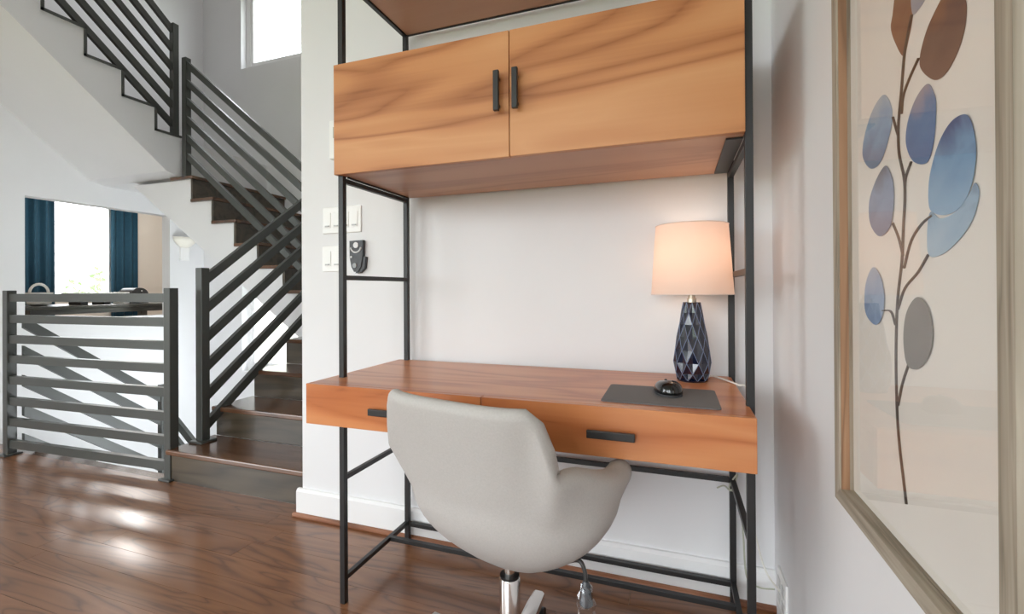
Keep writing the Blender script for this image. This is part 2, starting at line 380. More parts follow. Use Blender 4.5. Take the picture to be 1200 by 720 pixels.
# guard at the head of the basement stairs
GA, GB = Vector((-4.06, 1.752, 0)), Vector((-2.665, 1.818, 0))
gz = [1.015, .879, .748, .62, .486, .35, .216, .075]
rr = railing('guard_railing', 'level gunmetal guard railing of eight horizontal bars around the stairwell', (-3.36, 1.78, 0),
        [(GA.x, GA.y, .0, 1.062), (GB.x, GB.y, .0, 1.07)],
        [((GA.x, GA.y, z), (GB.x, GB.y, z)) for z in gz])
for g in (GA, GB): box('base_plate', g.x - .045, g.x + .045, g.y - .045, g.y + .045, 0, .012, M['rail'], rr, bev=.003)
# flight 1 railing
XR1 = X1 + .05
def zr1(yy, top): return top + .77 * (yy - 1.96)
tops = [1.115 - .171 * i for i in range(6)]
r1 = railing('stair_railing', 'gunmetal stair railing rising from a post on the lowest dark tread', (XR1, 1.95, .176),
        [(XR1, 1.95, .176, 1.187), (XR1, 2.80, .88, 1.90)],
        [((XR1, 1.95, zr1(1.95, t)), (XR1, 2.80, zr1(2.80, t))) for t in tops])
box('base_plate', XR1 - .05, XR1 + .05, 1.90, 2.0, .176, .188, M['rail'], r1, bev=.003)
# flight 2 railing
YR2 = Y2 + .03
t2 = [3.045 - .160 * i for i in range(6)]
railing('stair_railing', 'gunmetal stair railing on the middle flight below the high stairwell window', (-3.99, YR2, 2.044),
        [(-4.02, YR2, 2.044, 3.09), (-2.66, YR2, .88, 1.98)],
        [((-4.02, YR2, t), (-2.66, YR2, t - .81 * 1.36)) for t in t2])
# flight 3 railing
XR3 = XS - .035
t3 = [3.315 - .165 * i for i in range(6)]
railing('stair_railing', 'gunmetal stair railing on the topmost flight above the white zigzag stringer', (XR3, 2.83, LZ),
        [(XR3, 2.845, LZ, 3.39)],
        [((XR3, 2.845, t), (XR3, 1.70, t + .80 * 1.145)) for t in t3])
# basement railing behind the guard
XB = -4.0
t4 = [.855 - .19 * i for i in range(8)]
railing('stair_railing', 'gunmetal stair railing going down into the stairwell behind the level guard', (XB, 2.655, -.43),
        [(XB, 2.66, -1.0, .28)],
        [((XB, 1.79, t + .0), (XB, 2.66, t - .80 * .87)) for t in t4])
railing('stair_railing', 'low gunmetal stair railing in the stairwell showing beside the guard post', (-3.9, 2.72, -1.2),
        [(-3.0, 2.72, -1.9, -.6)],
        [((-3.97, 2.72, .0 - .16 * i), (-3.0, 2.72, -.78 - .16 * i)) for i in range(4)])

# ================================================================== DESK WITH HUTCH
T, ZB = .76, .634
DXL, DXR, DYF = -1.10, .174, 1.165
PXL, PXR, PYF, PYB, PZ = -1.058, .177, 1.288, 1.684, 2.145
desk = root('desk_with_hutch', (-.46, 1.45, 0), 'wooden desk with wall cabinet and shelf on a thin black steel frame', 'desk')
s = .0095
for px in (PXL, PXR):
    for py in (PYF, PYB):
        box('post', px - s, px + s, py - s, py + s, 0, PZ, M['steel'], desk, bev=.0012)
    for z in (.082, .42, 1.096, 1.425, 2.125):
        hh = .014 if z > 2 else .008
        box('side_bar', px - .008, px + .008, PYF + s, PYB - s, z - hh, z + hh, M['steel'], desk, bev=.001)
for z in (.077, .42, 2.125): box('rear_bar', PXL + s, PXR - s, PYB - .008, PYB + .008, z - .008, z + .008, M['steel'], desk, bev=.001)
box('cross_bar', PXL + .008, PXR - .008, 1.545, 1.561, .075, .091, M['steel'], desk, bev=.001)
# desktop box
box('desktop', DXL, DXR, DYF + .018, 1.69, T - .02, T, M['desk'], desk, bev=.0015)
for x0, x1 in ((DXL, DXL + .018), (DXR - .018, DXR)): box('end_panel', x0, x1, DYF + .018, 1.69, ZB, T - .02, M['desk'], desk, bev=.001)
box('back_panel', DXL + .018, DXR - .018, 1.67, 1.69, ZB, T - .02, M['desk'], desk)
box('bottom_panel', DXL + .018, DXR - .018, DYF + .018, 1.67, ZB + .004, ZB + .016, M['desk'], desk)
mid = -.50
for i, (x0, x1, hx) in enumerate(((DXL, mid - .001, -.795), (mid + .001, DXR, -.150))):
    d = box('drawer', x0, x1, DYF, DYF + .0175, ZB, T, M['desk'], desk, bev=.0015)
    h = box('handle', hx - .0585, hx + .0585, DYF - .022, DYF - .012, .684, .704, M['handle'], d, bev=.002)
    for q in (-.045, .045): box('handle_foot', hx + q - .004, hx + q + .004, DYF - .012, DYF, .69, .698, M['handle'], d)
# cabinet
CB, CT = 1.438, 1.804
CX0, CX1, CYF = -1.068, .1665, 1.277
box('cabinet_bottom', CX0 + .02, CX1 - .0, CYF, 1.69, CB, CB + .018, M['panel'], desk)
box('cabinet_top', CX0 + .02, CX1, CYF, 1.69, CT - .018, CT, M['teak'], desk)
for x0, x1 in ((CX0 + .02, CX0 + .038), (CX1 - .018, CX1)): box('cabinet_side', x0, x1, CYF, 1.69, CB + .018, CT - .018, M['teak'], desk)
box('cabinet_back', CX0 + .038, CX1 - .018, 1.675, 1.69, CB + .018, CT - .018, M['teak'], desk)
seam = -.447
for x0, x1, hx in ((CX0, seam - .0012, -.479), (seam + .0012, CX1, -.4225)):
    d = box('cabinet_door', x0, x1, CYF - .018, CYF - .0005, CB, CT, M['teak'], desk, bev=.001)
    h = box('handle', hx - .0085, hx + .0085, CYF - .046, CYF - .034, 1.566, 1.682, M['handle'], d, bev=.002)
    for q in (1.585, 1.663): box('handle_foot', hx - .004, hx + .004, CYF - .034, CYF - .018, q - .004, q + .004, M['handle'], d)
for x0, x1 in ((PXL + .010, PXL + .018), (PXR - .05, PXR - .010)):
    box('bracket', x0, x1, PYF + .012, PYB - .012, CB - .005, CB, M['steel'], desk)
box('shelf', PXL + .010, PXR - .010, PYF - .005, PYB, 2.117, 2.135, M['panel'], desk, bev=.001)

# ================================================================== DESK LAMP
lx, ly = .052, 1.588
lamp = root('table_lamp', (lx, ly, T), 'navy faceted ceramic table lamp with a glowing off-white drum shade', 'lamp')
navy = mat('navy_glaze', (15, 21, 42), .12, spec=.6, noise=.25, nscale=30, coat=.6)
ridge_m = mat('pale_glaze_ridge', (120, 132, 158), .2)
prof = [(.0455, 0), (.052, .022), (.0565, .055), (.053, .095), (.046, .135), (.039, .175), (.032, .212), (.027, .245)]
n = 10; bm = bmesh.new(); rings = []
for i, (r, z) in enumerate(prof):
    rings.append([bm.verts.new((lx + r * math.cos(2 * math.pi * (j + .5 * (i % 2)) / n), ly + r * math.sin(2 * math.pi * (j + .5 * (i % 2)) / n), T + .004 + z)) for j in range(n)])
segs = []
for i in range(len(prof) - 1):
    for j in range(n):
        up = (rings[i + 1][j], rings[i + 1][(j - 1 if i % 2 == 0 else j + 1) % n])
        for q in up: segs.append((rings[i][j].co.copy(), q.co.copy()))
for i in range(len(prof)):                       # hollow diamond cells: four facets around a sunken centre
    for j in range(n):
        l, r_ = rings[i][j], rings[i][(j + 1) % n]
        k = j if i % 2 == 0 else (j + 1) % n      # the vertex above / below the middle of l-r
        mid = (l.co + r_.co) / 2; d = Vector((mid.x - lx, mid.y - ly, 0)); cv = bm.verts.new(mid - d * .10)
        if i < len(prof) - 1: t = rings[i + 1][k]; bm.faces.new((l, cv, t)); bm.faces.new((cv, r_, t))
        if i > 0: t = rings[i - 1][k]; bm.faces.new((cv, l, t)); bm.faces.new((r_, cv, t))
finish('lamp_base', bm, navy, lamp)
bm = bmesh.new()
for a, b in segs: add_tube(bm, [a, b], .0009, 4)
finish('glaze_ridges', bm, ridge_m, lamp)
lathe('foot', [(.046, 0), (.047, .005)], navy, lamp, 24, (lx, ly, T))
lathe('neck', [(.014, 0), (.014, .012), (.010, .014), (.010, .040)], mat('brushed_nickel', (200, 190, 175), .3, metal=.9), lamp, 20, (lx, ly, T + .249))
shade_m = bpy.data.materials.new('linen_shade'); shade_m.use_nodes = True; nt = shade_m.node_tree
b = nt.nodes['Principled BSDF']; b.inputs['Base Color'].default_value = lin((236, 222, 212)); b.inputs['Roughness'].default_value = .9
tl = nt.nodes.new('ShaderNodeBsdfTranslucent'); tl.inputs[0].default_value = lin((246, 216, 196)); mx = nt.nodes.new('ShaderNodeMixShader'); mx.inputs[0].default_value = .45
nt.links.new(b.outputs[0], mx.inputs[1]); nt.links.new(tl.outputs[0], mx.inputs[2]); nt.links.new(mx.outputs[0], nt.nodes['Material Output'].inputs[0])
bm = bmesh.new(); zs0, zs1, rb, rt = 1.035, 1.254, .124, .109
add_lathe(bm, [(rb, zs0), ((rb + rt) / 2, (zs0 + zs1) / 2), (rt, zs1)], 48, (lx, ly, 0), cap=False)
finish('lamp_shade', bm, shade_m, lamp, True)
rim_m = mat('shade_rim', (226, 210, 200), .8)
for r, z in ((rb, zs0), (rt, zs1)):
    tube('shade_rim', [(lx + r * math.cos(i * math.pi / 24), ly + r * math.sin(i * math.pi / 24), z) for i in range(49)], .0016, rim_m, lamp, 6)
bulb_m = mat('bulb_glass', (255, 240, 220), .4); bb_ = bulb_m.node_tree.nodes['Principled BSDF']
bb_.inputs['Emission Color'].default_value = (1, .72, .48, 1); bb_.inputs['Emission Strength'].default_value = 3
lathe('bulb', [(.008, 0), (.013, .015), (.026, .04), (.029, .06), (.022, .082), (.006, .092)], bulb_m, lamp, 20, (lx, ly, 1.05))
bl = bpy.data.lights.new('bulb_light', 'POINT'); bl.energy = 0.5; bl.color = (1.0, .74, .57); bl.shadow_soft_size = .03
bo = bpy.data.objects.new('bulb_light', bl); COL.objects.link(bo); bo.location = (lx, ly, 1.165)
cord_m = mat('white_cord', (232, 230, 222), .5)
tube('cord', spline([(lx + .044, ly + .02, T + .006), (.115, 1.66, T + .004), (.15, 1.60, T + .004), (.178, 1.53, T + .004), (.20, 1.52, T - .01), (.205, 1.53, .60), (.21, 1.60, .42), (.245, 1.66, .24), (.27, 1.66, .15), (.296, 1.60, .13)]), .0028, cord_m, lamp, 6)

# ================================================================== MOUSE AND PAD
pad = []
for cx, cy, a0 in ((.094, 1.424, 0), (-.172, 1.424, 90), (-.172, 1.228, 180), (.094, 1.228, 270)):
    pad += [(cx + .012 * math.cos(math.radians(a0 + 15 * i)), cy + .012 * math.sin(math.radians(a0 + 15 * i))) for i in range(7)]
mp = tag(prism('mouse_pad', pad, 2, T + .0003, T + .003, mat('charcoal_mat', (104, 103, 104), .7, noise=.05, nscale=300)), 'thin charcoal mouse pad lying on the wooden desktop', 'mouse pad')
mr = root('computer_mouse', (-.018, 1.355, T + .003), 'glossy black computer mouse on the charcoal pad', 'mouse', rz=.25)
mb = mat('gloss_black_plastic', (16, 16, 17), .1, spec=.7)
bm = bmesh.new(); nu, nv = 20, 10; grid = []
for i in range(nv + 1):
    t = i / nv * math.pi / 2
    grid.append([bm.verts.new((.036 * math.cos(t) ** .6 * math.copysign(abs(math.cos(a)) ** .85, math.cos(a)), .055 * math.cos(t) ** .6 * math.copysign(abs(math.sin(a)) ** .85, math.sin(a)) - .004 * math.sin(t), .006 + .031 * math.sin(t) * (1 - .12 * math.sin(a)))) for a in [2 * math.pi * j / nu for j in range(nu)]] if i < nv else [bm.verts.new((0, -.004, .037))])
for i in range(nv - 1):
    for j in range(nu): bm.faces.new((grid[i][j], grid[i][(j + 1) % nu], grid[i + 1][(j + 1) % nu], grid[i + 1][j]))
for j in range(nu): bm.faces.new((grid[nv - 1][j], grid[nv - 1][(j + 1) % nu], grid[nv][0]))
bm.faces.new(grid[0][::-1]); finish('shell', bm, mb, mr, True, True)
bm = bmesh.new(); add_lathe(bm, [(.036, 0), (.036, .006)], 24); 
for v in bm.verts: v.co.y *= 1.5
finish('sole', bm, mat('grey_plastic', (52, 52, 54), .5), mr, False, True)
bm = bmesh.new(); add_lathe(bm, [(.007, -.003), (.008, 0), (.007, .003)], 14)
for v in bm.verts: v.co = Vector((v.co.z, .026 + v.co.x, .0275 + v.co.y))
finish('scroll_wheel', bm, mat('wheel_rubber', (60, 60, 62), .6), mr, True, True)

# ================================================================== OFFICE CHAIR
ca = math.radians(-13)
chair = root('office_chair', (-.405, 1.125, 0), 'light grey upholstered swivel chair with bucket back at the desk', 'chair', rz=ca)
fab = mat('pale_linen', (180, 176, 172), .9, spec=.2, noise=.05, nscale=260, bump=.25)
chrome = mat('chrome', (225, 222, 218), .12, metal=1)
def sst(a, b, x):
    t = max(0, min(1, (x - a) / (b - a))); return t * t * (3 - 2 * t)
def sup(phi, ax, ayb, ayf, nn):
    sx, cy = math.sin(phi), -math.cos(phi)
    ay = ayb if cy < 0 else ayf
    r = (abs(sx / ax) ** nn + abs(cy / ay) ** nn) ** (-1 / nn)
    return r * sx, r * cy
def shell_point(phi, t):
    d = abs(math.degrees(phi))
    wx, wy = sup(phi, .274, .185, .27, 2.3)                       # wide level of the bowl
    rx, ry = sup(phi, .285, .262, .27, 3.6)                       # rim
    k = .90 + .10 * sst(62, 98, d)
    rx *= k
    hz = .794 - .142 * sst(42, 55, d) - .068 * sst(56, 108, d)
    zb, zm = .343, .56 - .02 * sst(30, 60, d)
    if t < .5:
        q = t / .5
        sc = .9 * math.sin(q * math.pi / 2) ** .88 + .1 * q ** .85
        return Vector((wx * sc, wy * sc, zb + (zm - zb) * q ** 1.22))
    q = (t - .5) / .5
    return Vector((wx + (rx - wx) * q, wy + (ry - wy) * q, zm + (hz - zm) * q))
NT, NR, A0 = 22, 7, 112
# shrinking stations round off the front of each arm
STA = [(-A0, i) for i in range(4)] + [(-A0 + 2 * A0 * i / 64, None) for i in range(65)] + [(A0, 3 - i) for i in range(4)]
bm = bmesh.new(); G = []
for deg, e in STA:
    phi = math.radians(deg); th = .036 + .026 * sst(50, 76, abs(deg)); f = 1.0; push = Vector((0, 0, 0))
    if e is not None:
        an = (e + .35) / 4.35 * math.pi / 2; f = math.sin(an)
        dphi = math.radians(1.5) * (1 if deg > 0 else -1)
        tg = shell_point(phi, 1) - shell_point(phi - dphi, 1); tg.z = 0; tg.normalize(); push = tg * (th / 2) * math.cos(an)
    col = []
    outer = [shell_point(phi, .06 + .94 * j / NT) for j in range(NT + 1)]
    eps = math.radians(.5)
    inner = []
    for j in range(NT + 1):
        t = .06 + .94 * j / NT
        du = shell_point(phi + eps, t) - shell_point(phi - eps, t); dv = shell_point(phi, min(1, t + .01)) - shell_point(phi, t - .01)
        nn = du.cross(dv)
        if nn.length < 1e-9: nn = Vector((0, 0, -1))
        nn.normalize()
        if nn.dot(outer[j] - Vector((0, 0, .75))) < 0: nn = -nn
        inner.append(outer[j] - nn * th)
    mids_ = [(o + i_) / 2 for o, i_ in zip(outer, inner)]
    ou_ = [m_ + (o - m_) * f for m_, o in zip(mids_, outer)]; in_ = [m_ + (i_ - m_) * f for m_, i_ in zip(mids_, inner)]
    upv = (outer[-1] - outer[-2]).normalized()
    c0, ax_ = mids_[-1], (ou_[-1] - mids_[-1])
    rim = [c0 + ax_ * math.cos(math.pi * q / (NR + 1)) + upv * (th / 2) * f * math.sin(math.pi * q / (NR + 1)) for q in range(1, NR + 1)]
    G.append([bm.verts.new(p + push) for p in ou_ + rim + in_[::-1]])
for p0, p1 in zip(G, G[1:]):
    for j in range(len(p0) - 1): bm.faces.new((p0[j], p1[j], p1[j + 1], p0[j + 1]))
    bm.faces.new((p0[-1], p1[-1], p1[0], p0[0]))
bm.faces.new(G[0]); bm.faces.new(G[-1][::-1])
sh = finish('shell', bm, fab, chair, True, True)
bm = bmesh.new(); add_box(bm, -.175, .175, -.09, .23, .455, .52, .03, 4)
finish('seat_cushion', bm, fab, chair, True, True, math.radians(50))
lathe('gas_lift', [(.0265, .085), (.0265, .310), (.024, .316), (.0145, .316), (.0145, .352)], chrome, chair, 28, local=True)
lathe('lift_collar', [(.025, 0), (.025, .006)], mat('black_plastic', (25, 25, 25), .4), chair, 24, (0, 0, .314), local=True)
box('mount_plate', -.04, .04, .0, .07, .350, .362, mat('black_metal', (30, 30, 30), .4), chair, local=True, bev=.003)
lathe('hub', [(.035, .07), (.04, .085), (.04, .115), (.03, .125)], chrome, chair, 28, local=True)
for k in range(5):
    a = math.radians(-112 + 72 * k); ca_, sa_ = math.cos(a), math.sin(a)
    bm = bmesh.new(); secs = []
    for r, wd, zt, zb in ((.025, .022, .118, .078), (.12, .021, .112, .080), (.22, .020, .108, .080), (.285, .018, .101, .074)):
        secs.append([bm.verts.new((r * ca_ - o * sa_, r * sa_ + o * ca_, z)) for o, z in ((-wd, zb), (wd, zb), (wd, zt - .006), (wd * .6, zt), (-wd * .6, zt), (-wd, zt - .006))])
    for s0, s1 in zip(secs, secs[1:]):
        for j in range(6): bm.faces.new((s0[j], s0[(j + 1) % 6], s1[(j + 1) % 6], s1[j]))
    bm.faces.new(secs[0]); bm.faces.new(secs[-1][::-1])
    arm = finish('base_arm', bm, chrome, chair, True, True, math.radians(35))
    for sgn in (-1, 1):
        bm = bmesh.new(); add_lathe(bm, [(.018, -.008), (.026, -.006), (.027, 0), (.026, .006), (.018, .008)], 20)
        for v in bm.verts:
            x, yv, z = v.co; v.co = Vector((.275 * ca_ - (z + sgn * .013) * sa_ + x * ca_, .275 * sa_ + (z + sgn * .013) * ca_ + x * sa_, .0275 + yv))
        finish('caster_wheel', bm, mat('caster', (30, 30, 32), .4) if 'caster' not in bpy.data.materials else bpy.data.materials['caster'], chair, True, True, math.radians(40))
    tube('caster_stem', [(.275 * ca_, .275 * sa_, .03), (.275 * ca_, .275 * sa_, .07)], .008, chrome, chair, 10, True)
lv = tube('lever', spline([(.05, .0, .372), (.15, -.01, .402), (.198, -.012, .422), (.214, -.014, .405), (.218, -.016, .382)]), .005, mat('dark_lever', (50, 48, 46), .35), chair, 8, True)
lathe('lever_grip', [(.006, .0), (.011, -.010), (.013, -.030), (.016, -.052), (.010, -.058)][::-1], mat('black_grip', (60, 62, 66), .25), chair, 14, (.219, -.017, .384), local=True)
bm = bmesh.new(); random.seed(3); add_lathe(bm, [(.010, -.008), (.016, -.02), (.019, -.036), (.022, -.052), (.018, -.066), (.024, -.078)], 14, (.219, -.017, .384), cap=False)
for v in bm.verts: v.co += Vector([random.uniform(-.003, .003) for _ in range(3)])
finish('plastic_wrap', bm, glass('plastic_film', 1.9, (.93, .95, .97)), chair, False, True)

# ================================================================== FRAMED PRINT ON THE RIGHT WALL
FY0, FY1, FZ0, FZ1 = .507, .977, .679, 1.93
FX0, FXP, FXB = .270, .2915, XW
pic = root('framed_print', (XW, (FY0 + FY1) / 2, FZ0), 'botanical watercolour print of blue and brown leaves in a weathered wood frame', 'picture')
fwid = .0235
def member(a0, a1, b0, b1, vert, flip):
    """mitred frame bar: outer edge a0-a1, inner edge b0-b1"""
    bm = bmesh.new()
    P = [(FX0, a0), (FX0, a1), (FX0, b1), (FX0, b0)]
    A = [bm.verts.new((FX0, *p)) for p in (a0, a1, b1, b0)]; B = [bm.verts.new((FXB, *p)) for p in (a0, a1, b1, b0)]
    bm.faces.new(A); bm.faces.new(B[::-1])
    for i in range(4): bm.faces.new((A[i], A[(i + 1) % 4], B[(i + 1) % 4], B[i]))
    o = finish('frame_bar', bm, M['frame_w' if vert else 'frame_h'], pic)
    return o
O = [(FY0, FZ0), (FY1, FZ0), (FY1, FZ1), (FY0, FZ1)]
I = [(FY0 + fwid, FZ0 + fwid), (FY1 - fwid, FZ0 + fwid), (FY1 - fwid, FZ1 - fwid), (FY0 + fwid, FZ1 - fwid)]
for i in range(4): member(O[i], O[(i + 1) % 4], I[i], I[(i + 1) % 4], i % 2, 0)
reflection_m = wood('painted_desk_reflection', [(0, (110, 78, 54)), (.5, (150, 112, 82)), (1, (170, 132, 102))], rough=.5, axis=2, stretch=20, scale=3)  # brown strips paint in the desk's reflection at the edge of the glass
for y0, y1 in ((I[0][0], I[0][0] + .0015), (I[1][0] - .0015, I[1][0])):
    box('reflection_strip', FX0 + .003, FXP - .0062, y0, y1, I[0][1], I[2][1], reflection_m, pic)
paper = mat('cream_paper', (226, 220, 211), .8, noise=.02, nscale=6)
box('print_sheet', FXP, FXP + .004, I[0][0], I[1][0], I[0][1], I[2][1], paper, pic)
box('glass_pane', FXP - .006, FXP - .004, I[0][0], I[1][0], I[0][1], I[2][1], M['glass'], pic)
CYP, CZP = .742, 1.1
def ink(name, c1, c2, c3=None, sc=14):
    m = bpy.data.materials.new(name); m.use_nodes = True; nt = m.node_tree; b = nt.nodes['Principled BSDF']; b.inputs['Roughness'].default_value = .85
    tc = nt.nodes.new('ShaderNodeTexCoord'); no = nt.nodes.new('ShaderNodeTexNoise'); no.inputs['Scale'].default_value = sc; no.inputs['Detail'].default_value = 4; no.inputs['Distortion'].default_value = .6
    sx = nt.nodes.new('ShaderNodeSeparateXYZ'); ma = nt.nodes.new('ShaderNodeMath'); ma.operation = 'MULTIPLY_ADD'; ma.inputs[1].default_value = 7.0
    nt.links.new(tc.outputs['Object'], no.inputs['Vector']); nt.links.new(tc.outputs['Object'], sx.inputs[0]); nt.links.new(sx.outputs['Z'], ma.inputs[0]); nt.links.new(no.outputs['Fac'], ma.inputs[2])
    cr = nt.nodes.new('ShaderNodeValToRGB'); e = cr.color_ramp.elements; e[0].position = .25; e[1].position = .8; e[0].color = lin(c1); e[1].color = lin(c2)
    if c3: x = e.new(.55); x.color = lin(c3)
    nt.links.new(ma.outputs[0], cr.inputs[0]); nt.links.new(cr.outputs[0], b.inputs['Base Color']); return m
LEAVES = {
 'brown1': ([(0.047, 0.338), (0.053, 0.321), (0.04, 0.294), (0.016, 0.264), (0.001, 0.279), (-0.011, 0.305), (-0.008, 0.335), (0.009, 0.364), (0.035, 0.366)], ((122, 80, 58), (136, 100, 76))),
 'blue0': ([(-0.006, 0.33), (-0.011, 0.305), (-0.028, 0.303), (-0.042, 0.306), (-0.045, 0.314), (-0.028, 0.336), (-0.012, 0.339)], ((160, 158, 162), (138, 142, 156))),
 'brown2': ([(-0.069, 0.281), (-0.044, 0.265), (-0.028, 0.24), (-0.035, 0.221), (-0.064, 0.198), (-0.09, 0.197), (-0.114, 0.213), (-0.125, 0.234), (-0.125, 0.257), (-0.109, 0.278), (-0.088, 0.286)], ((112, 84, 72), (128, 88, 64), (100, 74, 66))),
 'blueL': ([(0.081, 0.237), (0.117, 0.228), (0.149, 0.2), (0.158, 0.168), (0.126, 0.14), (0.086, 0.143), (0.056, 0.176), (0.049, 0.199), (0.06, 0.223)], ((112, 128, 152), (168, 178, 186), (136, 160, 184))),
 'blueM': ([(-0.046, 0.201), (-0.017, 0.193), (0.005, 0.169), (0.008, 0.142), (-0.011, 0.116), (-0.044, 0.106), (-0.06, 0.126), (-0.066, 0.166), (-0.061, 0.185)], ((84, 112, 152), (150, 142, 150), (92, 122, 160))),
 'pale': ([(-0.14, 0.061), (-0.146, 0.047), (-0.134, 0.023), (-0.108, 0.004), (-0.076, -0.008), (-0.047, -0.006), (-0.045, 0.027), (-0.053, 0.045), (-0.073, 0.034), (-0.102, 0.036), (-0.128, 0.05)], ((168, 186, 200), (84, 98, 124), (150, 174, 194))),
 'blueB': ([(-0.123, 0.137), (-0.096, 0.137), (-0.07, 0.119), (-0.051, 0.086), (-0.049, 0.054), (-0.061, 0.042), (-0.088, 0.036), (-0.115, 0.041), (-0.134, 0.06), (-0.142, 0.091), (-0.136, 0.122)], ((138, 168, 194), (74, 90, 128), (118, 152, 184))),
 'greyL': ([(0.074, 0.131), (0.106, 0.116), (0.131, 0.088), (0.127, 0.054), (0.094, 0.031), (0.058, 0.04), (0.046, 0.068), (0.046, 0.098), (0.057, 0.12)], ((116, 126, 148), (110, 110, 118), (134, 146, 170))),
 'small': ([(0.12, -0.015), (0.148, -0.043), (0.149, -0.085), (0.112, -0.103), (0.086, -0.089), (0.078, -0.058), (0.092, -0.028)], ((120, 140, 172), (164, 176, 192), (142, 162, 188))),
 'grey': ([(-0.02, -0.058), (0.008, -0.078), (0.018, -0.113), (0.009, -0.147), (-0.019, -0.149), (-0.047, -0.129), (-0.057, -0.1), (-0.046, -0.069)], ((122, 118, 114), (134, 128, 122)))}
for li, (k, (pts, cols)) in enumerate(LEAVES.items()):
    cl = pts + [pts[0]]; n = len(pts); out = []
    for i in range(n):
        P0, P1, P2, P3 = [Vector(pts[(i + q) % n]) for q in (-1, 0, 1, 2)]
        for j in range(6):
            t = j / 6; out.append(.5 * ((2 * P1) + (P2 - P0) * t + (2 * P0 - 5 * P1 + 4 * P2 - P3) * t * t + (3 * P1 - P0 - 3 * P2 + P3) * t ** 3))
    d = FXP - .0004 - .0002 * li
    bm = bmesh.new(); add_prism(bm, [(CYP + o.x, CZP + o.y) for o in out], 0, d, d + .0003)
    finish('leaf', bm, ink('ink_' + k, *cols), pic)
STEMS = [[(-0.011, 0.305), (0.001, 0.284), (0.011, 0.261), (0.02, 0.217), (0.029, 0.177), (0.028, 0.138), (0.014, 0.101), (0.012, 0.072), (0.017, 0.035), (0.022, -0.01), (0.036, -0.065), (0.042, -0.138), (0.04, -0.217), (0.033, -0.265), (0.023, -0.304), (0.015, -0.335)], [(-0.027, 0.241), (-0.003, 0.226), (0.014, 0.21), (0.02, 0.188)], [(0.046, 0.193), (0.031, 0.163)], [(-0.006, 0.117), (0.009, 0.1), (0.012, 0.081)], [(-0.057, 0.04), (-0.032, 0.033), (-0.004, 0.014), (0.016, -0.02)], [(0.049, 0.045), (0.031, 0.022), (0.019, -0.003)], [(0.085, -0.08), (0.057, -0.08), (0.043, -0.098)], [(0.006, -0.148), (0.024, -0.177), (0.037, -0.209)], [(-0.047, -0.006), (-0.021, -0.027), (0.014, -0.047), (0.035, -0.076)]]
stem_m = mat('brown_ink', (74, 62, 54), .85)
for st in STEMS:
    sp = spline([(FXP - .0002, CYP + a, CZP + b) for a, b in st], 5)
    bm = bmesh.new(); row = []
    for i, p in enumerate(sp):
        t = (sp[min(i + 1, len(sp) - 1)] - sp[max(i - 1, 0)]).normalized(); nrm = Vector((0, -t.z, t.y)); wv = .0012 if len(st) > 6 else .0009
        row.append([bm.verts.new(p + Vector((dx, 0, 0)) + sgn * wv * nrm) for dx in (0, -.0025) for sgn in (-1, 1)])
    for a, b in zip(row, row[1:]):
        for i0, i1 in ((0, 1), (1, 3), (3, 2), (2, 0)): bm.faces.new((a[i0], a[i1], b[i1], b[i0]))
    finish('stem', bm, stem_m, pic)

# ================================================================== WALL PLATES AND REMOTE
def plate(name, label, x0, x1, z0, z1, toggles):
    r = root(name, (x0, YW, z0), label, 'light switch', group='switch plates by the desk')
    box('plate', x0, x1, YW - .007, YW, z0, z1, M['white_plastic'], r, bev=.003)
    for tx in toggles:
        box('rocker', tx - .017, tx + .017, YW - .010, YW - .007, (z0 + z1) / 2 - .034, (z0 + z1) / 2 + .034, M['white_plastic'], r, bev=.001)
        box('toggle', tx - .011, tx + .011, YW - .014, YW - .010, (z0 + z1) / 2 - .030, (z0 + z1) / 2 - .024, mat('toggle_grey', (186, 186, 186), .5) if 'toggle_grey' not in bpy.data.materials else bpy.data.materials['toggle_grey'], r)
plate('switch_plate', 'wide white four-gang switch plate on the wall left of the remote', -1.522, -1.312, 1.312, 1.432, [-1.493, -1.444, -1.395, -1.346])
plate('switch_plate', 'smaller white two-gang switch plate beneath the wide one', -1.526, -1.408, 1.138, 1.256, [-1.493, -1.443])
th = root('thermostat', (-1.47, YW, 1.645), 'white thermostat on the wall half hidden behind the wooden cabinet', 'thermostat')
box('housing', -1.472, -1.36, YW - .02, YW, 1.647, 1.822, M['white_plastic'], th, bev=.004)
box('display', -1.45, -1.38, YW - .0215, YW - .02, 1.74, 1.79, mat('lcd_grey', (176, 182, 174), .3), th)
rm = root('remote_control', (-1.327, YW, 1.13), 'small black remote control in a wall holder above the frame bar', 'remote')
rbm = mat('black_remote', (48, 49, 52), .4); rlm = mat('silver_button', (214, 214, 214), .4)
prism('body', [(-1.362, 1.272), (-1.292, 1.274), (-1.294, 1.20), (-1.302, 1.155), (-1.318, 1.134), (-1.338, 1.134), (-1.352, 1.155), (-1.361, 1.20)], 1, YW - .022, YW - .004, rbm, rm)
prism('holder', [(-1.300, 1.205), (-1.280, 1.200), (-1.286, 1.15), (-1.310, 1.13), (-1.335, 1.128), (-1.318, 1.15)], 1, YW - .018, YW, rbm, rm)
def disc(name, cx, cz, r, m, parent, yy):
    bm = bmesh.new(); add_prism(bm, [(cx + r * math.cos(i * math.pi / 10), cz + r * math.sin(i * math.pi / 10)) for i in range(20)], 1, yy - .003, yy); return finish(name, bm, m, parent)
disc('button', -1.327, 1.252, .013, rlm, rm, YW - .022); disc('button', -1.334, 1.162, .011, mat('grey_button', (150, 152, 154), .4), rm, YW - .022)
disc('button', -1.352, 1.200, .005, rlm, rm, YW - .022)
bm = bmesh.new(); add_tube(bm, [(-1.327 + .027 * math.cos(a), YW - .023, 1.247 + .027 * math.sin(a)) for a in [math.radians(190 + 160 * i / 12) for i in range(13)]], .004, 6); finish('button_arc', bm, rlm, rm, True)
